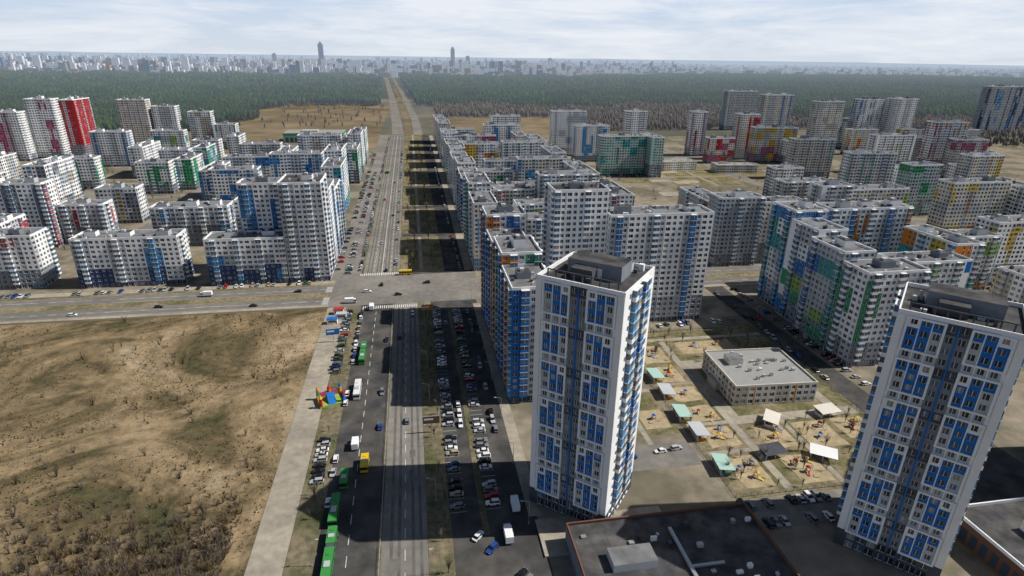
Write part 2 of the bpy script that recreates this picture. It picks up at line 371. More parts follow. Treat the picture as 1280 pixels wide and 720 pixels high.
blk(-372,770,40,16,40,('blue',)); blk(-330,830,40,15,34,('teal','lime')); blk(-430,560,44,15,34,('green',)); blk(-400,610,15,44,34,('beige',))
blk(-400,450,50,16,36,('red','blue')); blk(-340,355,50,16,31,('red','beige')); blk(-420,357,50,16,31,('blue',)); blk(-470,620,44,15,36,('blue','beige')); blk(-300,690,15,50,33,('lgrey',))
b=MB(); b.box(-45,-22,0,45,22,14,'mint',top='roof',bottom=False); b.box(-45.3,-22.3,11,45.3,22.3,14.6,'green',top='roof_light'); b.box(-20,-8,14.6,5,6,17,'lgrey'); 
for i in range(12): b.box(-42+i*7,-22.4,1,-37+i*7,-22.05,8,'glass_mid')
b.obj('shopping_centre',(-150,985,0))

# ------------------------------------------------------------ kindergarten + schools
def low_house(name,cx,cy,w,d,h,rot,cellf,rm,seed,nbx=14):
    kb=MB(); rr=random.Random(seed); fl=max(2,round(h/2.9))
    for p,ux,n,L in (((-w/2,-d/2),(1,0),(0,-1),w),((w/2,-d/2),(0,1),(1,0),d),((w/2,d/2),(-1,0),(0,1),w),((-w/2,d/2),(0,-1),(-1,0),d)):
        facade(kb,p,ux,n,L,fl,h/fl,cellf,True,rr,2.9)
    roof(kb,w,d,h,rr,rm,'cream',False,.7)
    for i in range(nbx):
        x=rr.uniform(-w*.4,w*.4);y=rr.uniform(-d*.4,d*.4); kb.box(x,y,h+.003,x+1.3,y+.9,h+rr.uniform(.8,1.6),rr.choice(['white','metal','lgrey']),bottom=False)
    kb.box(-w*.34,d*.07,h+.004,-w*.17,d*.27,h+2.6,'cream',top='roof',bottom=False); kb.box(-w/2-2,-3,0,-w/2-.02,5,3.2,'beige',top='metal')
    kb.obj(name,(cx,cy,0.12),math.radians(rot))
kc=lambda i,j,nb,fl:('cream' if (i//2)%3 else 'beige','wide' if i%4 else 'win','orange' if i%6==2 else None)
low_house('kindergarten_building',140.5,196,35,30,8.6,-3,kc,'roof_light',5,22)
sc=lambda i,j,nb,fl:('white' if (i//3)%2 else 'cream','wide','yellow' if i%5==2 else None)
low_house('school_building',325,690,44,26,11,4,sc,'roof_light',6); low_house('school_building',392,668,50,22,9,-6,sc,'roof_light',7)
low_house('kindergarten_building',258,470,40,26,9,0,sc,'roof_light',8)

# podium
b=MB(); b.box(38,88,0,93,124,6,'mgrey',top='roof_dark',bottom=False)
for bx in ((38,88,93,88.4),(38,123.6,93,124),(38,88.4,38.4,123.6),(92.6,88.4,93,123.6)): b.box(bx[0],bx[1],6.002,bx[2],bx[3],6.9,'brick',bottom=False)
for i in range(11): b.box(40+i*4.8,124.01,.6,43.6+i*4.8,124.1,4.2,'glass_mid')
for i in range(26): 
    x=R.uniform(40,90);y=R.uniform(90,121)
    if 44<x<60 and 104<y<114: continue
    b.box(x,y,6.003,x+R.uniform(.6,1.8),y+R.uniform(.6,1.2),R.uniform(6.5,7.5),R.choice(['metal','lgrey','dgrey','white']),bottom=False)
for i in range(6): b.box(39+i*9,88.5,6.002,39.12+i*9,123.5,6.04,'dgrey',bottom=False)
b.box(46,106,6.004,58,112,8.5,'lgrey',top='roof',bottom=False); b.box(66,98,6.3,67,118,6.9,'metal'); b.box(67.01,104,6.3,76,104.8,6.85,'metal')
b.obj('shopping_podium')
b=MB(); b.box(31,119,0,37.9,133,.6,'kerb',top='pavement',bottom=False); b.box(37.9,124.2,0,70,133,.6,'kerb',top='pavement',bottom=False); b.obj('plaza_terrace')
b=MB(); b.box(152,84,0,205,112,7,'brick',top='roof_dark',bottom=False)
for bx in ((152,84,205,84.4),(152,111.6,205,112),(152,84.4,152.4,111.6),(204.6,84.4,205,111.6)): b.box(bx[0],bx[1],7.002,bx[2],bx[3],8,'white',bottom=False)
b.box(165,92,7.003,180,102,10,'white',top='roof_light',bottom=False); b.box(184,90,7.003,198,96,9,'brick',top='roof_light',bottom=False)
for i in range(8): b.box(151.9,86+i*3.2,1,151.98,88+i*3.2,5,'glass_mid')
b.obj('shopping_podium')

# ------------------------------------------------------------ ground & roads
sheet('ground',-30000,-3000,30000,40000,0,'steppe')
sheet('district_ground',-700,306,-53,880,.02,'yard_dirt')
sheet('district_ground',-52.9,306,1100,1000,.02,'yard_dirt')
sheet('district_ground',-50,30,500,305.9,.02,'yard_dirt')
sheet('clearing_ground',-400,880.1,-53,1720,.03,'clearing')
sheet('clearing_ground',40,1000.1,330,1350,.03,'clearing')
def field(name,x0,y0,x1,y1,st,m,amp):
    xs=np.arange(x0,x1+.1,st);ys=np.arange(y0,y1+.1,st);X,Y=np.meshgrid(xs,ys)
    Z=.12+amp*(np.sin(X*.11+Y*.07)+np.sin(X*.05-Y*.13+1)+.6*np.sin(X*.31+2)*np.sin(Y*.27))*.4+np.random.rand(*X.shape)*amp*.5+amp
    ed=np.minimum(np.minimum(X-x0,x1-X),np.minimum(Y-y0,y1-Y)); k=np.clip(ed/8,0,1); Z=.05*(1-k)+Z*k
    nx,ny=len(xs),len(ys); idx=np.arange(nx*ny).reshape(ny,nx)
    F=np.stack([idx[:-1,:-1],idx[:-1,1:],idx[1:,1:],idx[1:,:-1]],-1).reshape(-1,4)
    me=bpy.data.meshes.new(name); me.from_pydata(np.stack([X,Y,Z],-1).reshape(-1,3).tolist(),[],F.tolist()); me.materials.append(m)
    me.polygons.foreach_set('use_smooth',[True]*len(F))
    o=bpy.data.objects.new(name,me); col.objects.link(o); return o
fm=bpy.data.materials.new('field_grass'); fm.use_nodes=True
N=fm.node_tree.nodes;L=fm.node_tree.links;bs=N['Principled BSDF'];bs.inputs['Roughness'].default_value=.95;bs.inputs['Specular IOR Level'].default_value=.1
tc=N.new('ShaderNodeTexCoord')
def nz(s,dt=8,ro=.6,dist=0):
    n=N.new('ShaderNodeTexNoise');n.inputs['Scale'].default_value=s;n.inputs['Detail'].default_value=dt;n.inputs['Roughness'].default_value=ro;n.inputs['Distortion'].default_value=dist;L.new(tc.outputs['Object'],n.inputs['Vector']);return n
def ramp(src,els):
    r=N.new('ShaderNodeValToRGB');c=r.color_ramp
    while len(c.elements)<len(els): c.elements.new(.5)
    for e,(p,cc) in zip(c.elements,els): e.position=p;e.color=(*cc,1)
    L.new(src,r.inputs['Fac']);return r
big=ramp(nz(.015,12,.70,1.2).outputs['Fac'],[(.39,(.060,.064,.030)),(.46,(.115,.090,.050)),(.51,(.195,.148,.086)),(.57,(.265,.20,.12)),(.66,(.34,.275,.185))])
fine=ramp(nz(.16,12,.85).outputs['Fac'],[(.36,(.46,.47,.46)),(.5,(1,1,1)),(.64,(1.4,1.35,1.27))])
mx=N.new('ShaderNodeMix');mx.data_type='RGBA';mx.blend_type='MULTIPLY';mx.inputs['Factor'].default_value=1
L.new(big.outputs['Color'],mx.inputs['A']);L.new(fine.outputs['Color'],mx.inputs['B']);L.new(mx.outputs['Result'],bs.inputs['Base Color'])
bp=N.new('ShaderNodeBump');bp.inputs['Strength'].default_value=.4;bp.inputs['Distance'].default_value=.5;L.new(nz(.7,8,.8).outputs['Fac'],bp.inputs['Height']);L.new(bp.outputs['Normal'],bs.inputs['Normal'])
field('dry_grass_field',-420,40,-50,304,2.0,fm,.3)
slab('sidewalk',-49.9,40,-40,304,.12,'pavement')
slab('verge',-39.8,40,-32,296,.14,'verge')
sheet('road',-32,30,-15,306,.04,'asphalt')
slab('median',-15,40,-14,300,.14,'verge')
sheet('road',-13.9,30,-1,306,.05,'asphalt_dusty')
slab('median',-1,40,6,300,.14,'verge')
sheet('parking_lot',6,30,32,306,.04,'asphalt')
slab('median',15,130,17,292,.14,'verge')
slab('sidewalk',29.5,135,33.5,300,.13,'pavement')
sheet('road',-34,352,-12,1050,.05,'asphalt_dusty')
sheet('parking_lot',-53,352,-34.2,1050,.045,'asphalt_dusty')
for y0 in range(356,1040,88): slab('median',-11.5,y0,17,y0+78,.14,'grass'); sheet('path',1,y0+1,3.5,y0+77,.145,'pavement')
sheet('road',-11.4,352,35,1050,.035,'asphalt')
slab('sidewalk',30,356,35.5,1040,.13,'pavement')
slab('median',-35.5,356,-34.2,1040,.14,'verge')
b=MB()
for x in (-11.8,-9.6,-5.6,-3.4): b.poly([(x,60,.054),(x+.9,60,.054),(x+.9,300,.054),(x,300,.054)],'asphalt_worn')
for x in (-32.2,-30,-26.4,-24.4,-21.4,-19.4,-16.4,-14.4): b.poly([(x,357,.054),(x+.9,357,.054),(x+.9,1040,.054),(x,1040,.054)],'asphalt_worn')
for y in (311,312.8,316.2,318,329,330.8,334.2,336):
    for x0,x1 in ((-600,-55),(40,600)): b.poly([(x0,y,.049),(x1,y,.049),(x1,y+.8,.049),(x0,y+.8,.049)],'asphalt_worn')
for k in range(40):
    x=R.uniform(-33,-14);y=R.uniform(360,900);b.poly([(x,y,.058+k*.0002),(x+2,y,.058+k*.0002),(x+2,y+R.uniform(3,9),.058+k*.0002),(x,y+3,.058+k*.0002)],'asphalt_worn')
for k in range(12):
    x=R.uniform(-12.5,-4);y=R.uniform(110,290);w_=R.uniform(1,3);d_=R.uniform(2,6);z=.056+k*.0003;b.poly([(x,y,z),(x+w_,y,z),(x+w_,y+d_,z),(x,y+d_,z)],'asphalt_worn')
b.obj('road_wear')
def strip(name,pts,w,z,m):
    b=MB()
    for (x0,y0),(x1,y1) in zip(pts,pts[1:]): b.poly([(x0-w/2,y0,z),(x0+w/2,y0,z),(x1+w/2,y1,z),(x1-w/2,y1,z)],m)
    b.obj(name)
strip('road',[(-22,1050),(-30,1300),(-55,2000),(-90,2800),(-140,3900)],20,.06,'asphalt_dusty')
strip('road',[(12,1050),(10,1300),(-15,2000),(-50,2800),(-100,3900)],16,.06,'asphalt_dusty')
strip('verge',[(-4,1050),(-8,1300),(-33,2000),(-68,2800)],12,.05,'clearing')
sheet('intersection',-50,306.02,36,351.9,.042,'asphalt_dusty')
for x0,x1 in ((-700,-50.1),(36.1,1000)):
    sheet('road',x0,309,x1,320,.045,'asphalt_dusty'); slab('median',x0,320,x1,327,.14,'grass'); sheet('road',x0,327,x1,338,.045,'asphalt_dusty')
    slab('sidewalk',x0,306.1,x1,308.9,.12,'pavement')
    if x0<0: slab('verge',x0,338,x1,341,.14,'grass'); sheet('parking_lot',x0,341,x1,346.8,.05,'pavement')
sheet('road',160,352,172,1000,.045,'asphalt_dusty'); sheet('road',375,352,388,1000,.045,'asphalt_dusty'); sheet('road',-215,390,-204,880,.045,'asphalt_dusty')
sheet('road',52,420,900,430,.044,'asphalt_dusty') ; sheet('road',-600,590,-56,600,.044,'asphalt_dusty')
sheet('road',172,180,184,306,.045,'asphalt'); sheet('road',150,118,205,180,.043,'asphalt')
for i in range(120):
    x=R.choice([R.uniform(-450,-90),R.uniform(60,360),R.uniform(400,800)]);y=R.uniform(375,860);w_=R.uniform(12,36);d_=R.uniform(8,26)
    z=.05+i*.0006
    if any(x<a+c+1 and x+w_>a-1 and y<b_+e+1 and y+d_>b_-1 for a,b_,c,e in FOOT): continue
    if any(x<q1 and x+w_>q0 for q0,q1 in((160,172),(375,388),(-215,-204))) or (x>0 and y<431 and y+d_>419) or (x<0 and y<601 and y+d_>589): continue
    sheet('courtyard_surface',x,y,x+w_,y+d_,z,R.choice(['grass','pavement','asphalt_dusty','pavement','sand','grass']))
slab('park_lawn',296,590,372,755,.08,'grass'); slab('park_lawn',390.5,600,425,720,.08,'grass')
for q in ((296,640,372,643),(330,590,333,639.9),(330,643.1,333,672),(296,715,372,718),(350,718.1,353,755)): sheet('path',*q,.086,'pavement')
b=MB(); b.cyl(335,735,.08,.1,14,14,'sand',24); b.cyl(310,615,.08,.1,10,10,'pavement',24); b.obj('park_plaza')
mk=MB()
for y in range(60,300,8): mk.poly([(-7.6,y,.062),(-7.4,y,.062),(-7.4,y+4,.062),(-7.6,y+4,.062)],'paint'); mk.poly([(-23.6,y,.055),(-23.4,y,.055),(-23.4,y+4,.055),(-23.6,y+4,.055)],'paint')
for y in range(360,1040,9):
    for x in (-28,-17.5): mk.poly([(x,y,.07),(x+.2,y,.07),(x+.2,y+4,.07),(x,y+4,.07)],'paint')
mk.poly([(-23,352,.07),(-22.7,352,.07),(-22.7,1040,.07),(-23,1040,.07)],'paint')
for x in range(-400,-55,9):
    for y in (314.4,332.4): mk.poly([(x,y,.06),(x+4,y,.06),(x+4,y+.2,.06),(x,y+.2,.06)],'paint')
for x in range(40,400,9):
    for y in (314.4,332.4): mk.poly([(x,y,.06),(x+4,y,.06),(x+4,y+.2,.06),(x,y+.2,.06)],'paint')
for k in range(26): mk.poly([(-31+k*1.15,300,.062),(-30.5+k*1.15,300,.062),(-30.5+k*1.15,304,.062),(-31+k*1.15,304,.062)],'paint')
for k in range(24): mk.poly([(-36+k*1.15,353,.064),(-35.5+k*1.15,353,.064),(-35.5+k*1.15,357,.064),(-36+k*1.15,357,.064)],'paint')
for k in range(18): mk.poly([(-54,310+k*1.5,.064),(-50.5,310+k*1.5,.064),(-50.5,310.6+k*1.5,.064),(-54,310.6+k*1.5,.064)],'paint')
for y in range(140,296,3): mk.poly([(6.2,y,.046),(11,y,.046),(11,y+.12,.046),(6.2,y+.12,.046)],'paint'); mk.poly([(17.2,y,.046),(22,y,.046),(22,y+.12,.046),(17.2,y+.12,.046)],'paint')
mk.obj('road_markings')

# kindergarten yard
slab('yard_ground',96,132,172,252,.10,'grass')
def pad(x0,y0,x1,y1,m,z=.13):
    b=MB();pts=[]
    for (xa,ya),(xb,yb) in (((x0,y0),(x1,y0)),((x1,y0),(x1,y1)),((x1,y1),(x0,y1)),((x0,y1),(x0,y0))):
        for t in (0,.33,.66): pts.append((xa+(xb-xa)*t+R.uniform(-.5,.5),ya+(yb-ya)*t+R.uniform(-.5,.5),z))
    b.poly(pts,m); b.obj('playground_surface')
for x0,y0,x1,y1,m in ((101,158,113,170,'sand'),(101,174,113,184,'sand'),(101,188,113,199,'sand'),(101,203,112,216,'sand'),(101,220,113,236,'sand'),(102,136,113,152,'sand'),
    (122,136,134,150,'sand'),(138,152,152,168,'sand'),(122,154,134,168,'sand'),(155,156,168,168,'sand'),(122,226,150,238,'sand'),(150,136,164,146,'brown')): pad(x0,y0,x1,y1,m)
for i,(x0,y0,x1,y1) in enumerate(((114.5,134,117.5,240),(98,171,114.4,173),(98,200.5,114.4,202),(117.6,170,170,175),(117.6,213,165,220),(117.6,175.1,121,212.9),(135,134,137,169.9),(98,154,114.4,156),(160,175.1,164,212.9),(97,240.2,170,243))): sheet('path',x0,y0,x1,y1,.137,'pavement')
for x0,y0,x1,y1,m in ((58,150,94,163,'asphalt_dusty'),(60,168,94,196,'grass'),(52,205,94,255,'yard_dirt'),(94.1,119,152,131,'asphalt_dusty'),(66,180,78,192,'sand'),(82,172,92,184,'sand')): sheet('yard_ground',x0,y0,x1,y1,.05 if m!='sand' else .056,m)
for q in ((79,163,81,255),(60,197,78.9,199.5),(81.1,197,94,199.5),(62,225,78.9,227)): sheet('path',*q,.062,'pavement')
def pavilion(x,y,rot,rm,rm2):
    b=MB()
    for px in (-3.8,0,3.8):
        for py in (-2,2): b.box(px-.1,py-.1,0,px+.1,py+.1,2.5,'white')
    b.box(-3.9,1.7,0,3.9,1.85,2.4,'beige')
    b.box(-3.85,-1.5,0,-3.7,1.69,1.1,rm2)
    b.poly([(-4.4,-2.8,2.5),(4.4,-2.8,2.5),(4.4,2.8,3.1),(-4.4,2.8,3.1)],rm); b.poly([(-4.4,2.8,2.95),(4.4,2.8,2.95),(4.4,-2.8,2.35),(-4.4,-2.8,2.35)],'white')
    b.poly([(-4.4,-2.8,2.35),(4.4,-2.8,2.35),(4.4,-2.8,2.5),(-4.4,-2.8,2.5)],rm2)
    b.box(-2.5,.9,0,2.5,1.5,.45,'brown')
    b.obj('garden_pavilion',(x,y,.13),rot)
for x,y,r_,a,c in ((99,147,1.45,'mint','teal'),(99.5,166,1.55,'lgrey','orange'),(98.5,178,1.5,'mint','yellow'),(99,194,1.5,'lgrey','orange'),(99.5,207,1.6,'mint','yellow'),(131,169,.9,'cream','white'),(137,147,-.6,'white','cream'),(120,151,.1,'dgrey','mgrey'),(156,171,.1,'cream','white')): pavilion(x,y,r_,a,c)
def playset(v):
    b=MB(); c1,c2=(('red','yellow'),('orange','blue'),('green','red'))[v]
    for x in (-.7,.7):
        for y in (-.7,.7): b.box(x-.07,y-.07,0,x+.07,y+.07,2.6,c1)
    b.box(-.8,-.8,1.1,.8,.8,1.2,'beige')
    b.poly([(-1,-1,2.6),(1,-1,2.6),(0,0,3.5)],c2);b.poly([(1,-1,2.6),(1,1,2.6),(0,0,3.5)],c2);b.poly([(1,1,2.6),(-1,1,2.6),(0,0,3.5)],c2);b.poly([(-1,1,2.6),(-1,-1,2.6),(0,0,3.5)],c2)
    b.poly([(.8,-.4,1.2),(.8,.4,1.2),(3.3,.4,.2),(3.3,-.4,.2)],c2);b.box(.8,-.45,.9,1.0,-.4,1.5,c1);b.box(.8,.4,.9,1.0,.45,1.5,c1)
    for k in range(4): b.box(-1.1-.2*(3-k),-.4,.25*k+.1,-.9-.2*(3-k),.4,.25*k+.16,c1)
    for x in (-3,-1.4): b.box(x-.05,2.4,0,x+.05,2.5,2.1,c1)
    b.box(-3.05,2.4,2.1,-1.35,2.5,2.2,c1); b.box(-2.5,2.43,.5,-2.45,2.47,2.1,'metal'); b.box(-2.0,2.43,.5,-1.95,2.47,2.1,'metal'); b.box(-2.55,2.3,.45,-1.9,2.6,.5,c2)
    b.box(2,2,0,3.6,3.6,.3,c2,top='sand')
    return b.mesh('playset')
PS=[playset(i) for i in range(3)]
for i,(x,y) in enumerate([(106,163),(109,168),(106,179),(110,176),(107,193),(106,208),(109,213),(106,226),(110,231),(108,141),(110,147),(127,141),(130,146),(144,158),(148,164),(127,160),(130,164),(160,162),(164,165),(130,233),(142,233),(72,186),(87,178),(70,214),(84,228),(104,145),(125,145)]):
    inst('playground_equipment',PS[i%3],x,y,R.uniform(0,6),.13,R.uniform(.6,.85))
b=MB()
def fence(b,x0,y0,x1,y1,h=1.6,m='mgrey',st=2.5):
    L_=math.hypot(x1-x0,y1-y0);n=int(L_/st);ux=((x1-x0)/L_,(y1-y0)/L_);nn=(ux[1],-ux[0])
    for k in range(n+1): b.obox((x0,y0),ux,nn,k*st-.05,k*st+.05,-.05,.05,.1,h,m)
    for z in (.3,h-.15): b.obox((x0,y0),ux,nn,0,L_,-.03,.03,z,z+.07,m)
    for k in range(int(L_/.5)): b.obox((x0,y0),ux,nn,k*.5,k*.5+.03,-.012,.012,.3,h-.1,m)
for e in ((96.5,133,171,133),(171,133,171,251),(171,251,96.5,251),(96.5,251,96.5,133)): fence(b,*e)
b.obj('yard_fence')
b=MB(); fence(b,-14.5,70,-14.5,298,1.1,'lgrey'); b.obj('road_railing')

# ------------------------------------------------------------ vehicles
def carmesh(cm,kind=0):
    b=MB(); hl=[2.15,2.3,2.2][kind]; hz=[.82,.95,.85][kind]; tz=[1.42,1.7,1.5][kind]
    def ring(x,w,z0,z1): return [(x,-w,z0),(x,w,z0),(x,w*.97,z1),(x,-w*.97,z1)]
    S=[ring(-hl,.72,.38,.70),ring(-hl+.25,.86,.28,hz),ring(-1.2,.89,.26,hz+.03),ring(.8,.89,.26,hz+.02),ring(hl-.35,.85,.28,hz-.12),ring(hl,.68,.38,.62)]
    for a,c in zip(S,S[1:]):
        for k in range(4):
            q=(k+1)%4; b.poly([a[k],c[k],c[q],a[q]][::-1],cm)
    b.poly(S[0],cm); b.poly(S[-1][::-1],cm)
    xb=[-1.75,-2.1,-2.1][kind] ; xt=[-1.1,-1.85,-1.7][kind]
    lo=[(xb,-.80),(1.05,-.80),(1.05,.80),(xb,.80)];hi=[(xt,-.62),(.35,-.62),(.35,.62),(xt,.62)]
    for k in range(4):
        q=(k+1)%4; b.poly([(*lo[k],hz-.02),(*lo[q],hz-.02),(*hi[q],tz-.06),(*hi[k],tz-.06)],'glass_dark')
    b.box(xt-.03,-.64,tz-.06,.38,.64,tz,cm)
    for x in (-.35,): 
        for y in (-1,1): b.poly([(x-.04,y*.815,hz),(x+.04,y*.815,hz),(x+.04,y*.645,tz-.06),(x-.04,y*.645,tz-.06)],cm)
    for x in (-1.35,1.35):
        for y in (-.9,.70): b.cyl(x,.33,y,y+.2,.33,.33,'tyre',10,'y')
    b.box(hl-.05,-.6,.55,hl+.02,-.35,.66,'paint'); b.box(hl-.05,.35,.55,hl+.02,.6,.66,'paint')
    b.box(-hl-.02,-.65,.55,-hl+.05,-.4,.66,'red'); b.box(-hl-.02,.4,.55,-hl+.05,.65,.66,'red')
    return b.mesh('car')
CARS=[carmesh(c,k) for c in ('c_white','c_black','c_grey','c_silver','c_red','c_blue','c_beige','c_green') for k in range(3)]
W=[4]*3+[5]*3+[5]*3+[4]*3+[1.2]*3+[1.4]*3+[1]*3+[1]*3
def car(x,y,rot,n='parked_car'): inst(n,R.choices(CARS,W)[0],x+R.uniform(-.25,.25),y+R.uniform(-.25,.25),rot+R.uniform(-.05,.05),.06)
def row(x0,y0,x1,y1,sp,rot,p=.8):
    L_=math.hypot(x1-x0,y1-y0);n=int(L_/sp)
    for k in range(n+1):
        if R.random()<p: car(x0+(x1-x0)*k*sp/L_,y0+(y1-y0)*k*sp/L_,rot+(math.pi if R.random()<.5 else 0))
h_=math.pi/2
row(8.5,142,8.5,296,2.9,.0,.6); row(19.5,142,19.5,296,2.9,0,.66); row(25.5,150,25.5,290,6,h_,.4); row(13,150,13,290,7,h_,.15)
row(-38,232,-38,298,2.8,0,.8); row(-31,150,-31,296,7,h_,.3); row(-36,160,-36,185,2.8,0,.8); row(-17,180,-17,290,8,h_,.3)
row(12,132,26,110,3,.8,.5); row(-31,240,-31,298,6,h_,.8)
row(-36.5,358,-36.5,1030,5.8,h_,.72); row(-44,358,-44,700,2.9,0,.45); row(-51,360,-51,850,3.0,0,.35); row(-14,365,-14,900,7,h_,.3); row(27,360,27,900,6.5,h_,.5)
row(-200,343.5,-60,343.5,3.0,h_,.55); row(-420,343.5,-210,343.5,3.2,h_,.5)
row(100,121,122,121,2.9,h_,.6); row(96,129,128,129,2.9,h_,.7); row(64,156,92,160,6,.1,.4); row(142,122,170,128,2.8,h_,.7); row(145,133,148,133,3,h_,.8)
row(188,186,188,300,2.9,0,.6); row(174,190,174,300,6.5,h_,.5); row(150,258,180,258,2.9,h_,.6); row(64,258,140,258,3,h_,.5); row(210,190,300,200,3,h_,.5)
for x,y,r_ in ((-7,190,h_),(-10.5,262,h_),(-4,290,-h_),(-20,360,h_),(-25,420,-h_),(-19,500,h_),(-28,560,-h_),(-20,640,h_),(-90,312,0),(-140,317,0),(-180,312,0),(-70,330,3.1),(-235,331,3.1),(-260,317,0),(-243,312,0),(-300,330,3.1),(60,314,0),(110,330,3.1),(220,314,0),(260,331,3.1),(300,315,0),(340,332,3.1),(-30,325,0),(-12,318,0),(5,335,3.1),(-22,335,h_)):
    car(x,y,r_,'car')
for (x0,y0,w,d) in FOOT:
    if y0<800 and -450<x0<800 and w>30 and R.random()<.75 and not (-200<x0<-50 and y0<360): row(x0+2,y0-5.5,x0+w-2,y0-5.5,3.0,h_,.5)
def bus(name,cm,x,y,rot,L_=12,artic=False):
    b=MB()
    secs=[(-L_/2,L_/2)] if not artic else [(-9,1.2),(2.6,9)]
    for a,c in secs:
        b.box(a,-1.27,.35,c,1.27,1.25,cm); b.box(a+.05,-1.25,1.252,c-.05,1.25,2.4,'glass_dark'); b.box(a,-1.27,2.402,c,1.27,3.0,cm)
        n=int((c-a)/1.6)
        for k in range(n+1):
            xx=a+(c-a)*k/n
            b.box(max(a,xx-.09),-1.27,1.251,min(c,xx+.09),-1.252,2.401,cm); b.box(max(a,xx-.09),1.252,1.251,min(c,xx+.09),1.27,2.401,cm)
        for wx in (a+2,c-2.2):
            for y_ in (-1.29,1.0): b.cyl(wx,.5,y_,y_+.29,.5,.5,'tyre',12,'y')
        b.box(a+(c-a)*.3,-.8,3.002,a+(c-a)*.5,.8,3.28,'lgrey'); b.box(a+(c-a)*.7,-.5,3.002,a+(c-a)*.78,.5,3.2,cm)
    if artic: b.box(1.2,-1.1,.5,2.6,1.1,2.85,'dgrey')
    b.box(secs[-1][1]-.02,-1.0,.6,secs[-1][1]+.03,-.6,.8,'paint'); b.box(secs[-1][1]-.02,.6,.6,secs[-1][1]+.03,1.0,.8,'paint')
    b.obj(name,(x,y,.06),rot)
bus('city_bus','bus_green',-28,128,h_,artic=True); bus('city_bus','bus_green',-28.5,145,h_,12); bus('city_bus','bus_green',-27,159,h_,7); bus('minibus','bus_yellow',-21,166,h_,7)
bus('city_bus','bus_green',-27,246,h_,artic=True); bus('coach','bus_white',-27,214,h_,12); bus('city_bus','bus_yellow',-8,352,0,8)
bus('coach','bus_white',-262,330,0,12); bus('city_bus','bus_green',-29,700,h_,12)
def truck(x,y,rot,cm='bus_white'):
    b=MB(); b.box(-3.2,-1.15,.8,1.5,1.15,3.0,'white'); b.box(-3.2,-.9,.5,3,.9,.79,'dgrey'); b.box(1.7,-1.1,.6,3.2,1.1,1.5,cm)
    lo=[(1.7,-1.1),(3.2,-1.1),(3.2,1.1),(1.7,1.1)];hi=[(1.7,-1),(2.8,-1),(2.8,1),(1.7,1)]
    for k in range(4): q=(k+1)%4; b.poly([(*lo[k],1.5),(*lo[q],1.5),(*hi[q],2.3),(*hi[k],2.3)],'glass_dark')
    b.box(1.7,-1,2.3,2.8,1,2.4,cm)
    for wx in (-2.2,2.3):
        for y_ in (-1.15,.87): b.cyl(wx,.45,y_,y_+.28,.45,.45,'tyre',12,'y')
    b.obj('delivery_truck',(x,y,.06),rot)
truck(22,128,h_);truck(-25,178,h_,'c_blue');truck(-38,310,0);truck(26,140,h_,'c_red');truck(-120,331,3.14);truck(-26,300,h_)
b=MB(); b.box(-5,-4,0,5,4,.8,'lime'); 
for i,(x,y,c) in enumerate(((-4.4,-3.4,'red'),(4.4,-3.4,'blue'),(4.4,3.4,'yellow'),(-4.4,3.4,'green'),(0,3.4,'orange'))):
    b.cyl(x,y,.8,4.2,.7,.6,c,10); b.cyl(x,y,4.2,5.8,.8,.02,('yellow','red','blue','orange','red')[i],10)
b.box(-3.8,3.1,.8,3.8,3.6,3,'pink'); b.poly([(-1.5,-3.9,.8),(1.5,-3.9,.8),(1.5,1,3.6),(-1.5,1,3.6)],'blue'); b.poly([(-1.5,1,3.6),(1.5,1,3.6),(1.5,3,.8),(-1.5,3,.8)],'red')
b.box(-5,-3.2,.8,-4.4,3.2,1.8,'orange'); b.box(4.4,-3.2,.8,5,3.2,1.8,'red')
b.obj('bouncy_castle',(-37,209,.14),.3)
def billboard(x,y,rot,c):
    b=MB(); b.cyl(0,0,0,4,.16,.16,'metal',8); b.box(-3.1,-.15,4,3.1,.15,7.1,'mgrey'); b.box(-2.95,-.17,4.12,2.95,-.152,6.98,c); b.box(-2.95,.152,4.12,2.95,.17,6.98,'white'); b.box(-2.6,-.18,5.5,.8,-.171,6.3,'white'); b.obj('billboard',(x,y,.1),rot)
billboard(2,182,0,'brick');billboard(-42,262,.1,'blue');billboard(4,285,0,'orange')
def kiosk(x,y,c):
    b=MB(); b.box(-2.5,-1.5,0,2.5,1.5,2.7,'white'); b.box(-2.7,-1.9,2.7,2.7,1.7,3.0,c); b.box(-1.8,-1.53,1,1.8,-1.505,2.1,'glass_mid'); b.box(1.9,-1.53,0,2.4,-1.505,2.1,c); b.obj('street_kiosk',(x,y,.13),0)
kiosk(-43,296,'red');kiosk(-41,290,'lgrey');kiosk(-45,284,'blue')
b=MB(); b.cyl(0,0,0,8.6,.11,.06,'metal',8)
for k in range(4): t0=k/4;t1=(k+1)/4; b.box(-2.0*t1,-.04,8.5+.5*t0,-2.0*t0,.04,8.62+.5*t0,'metal')
b.box(-2.7,-.14,8.98,-1.9,.14,9.12,'lgrey'); b.box(-.2,-.2,0,.2,.2,.5,'metal')
LM=b.mesh('street_lamp')
for y in list(range(118,300,28)): inst('street_lamp',LM,2,y,0,.14); inst('street_lamp',LM,-32.6,y+8,math.pi,.14); inst('street_lamp',LM,28.9,y+14,0,.13)
for y in range(362,1000,34): inst('street_lamp',LM,-11,y,0,.14); inst('street_lamp',LM,-34.8,y+10,math.pi,.14)
for x in range(-380,-60,32): inst('street_lamp',LM,x,323.5,h_,.14)
for x in range(60,500,32): inst('street_lamp',LM,x,323.5,h_,.14)
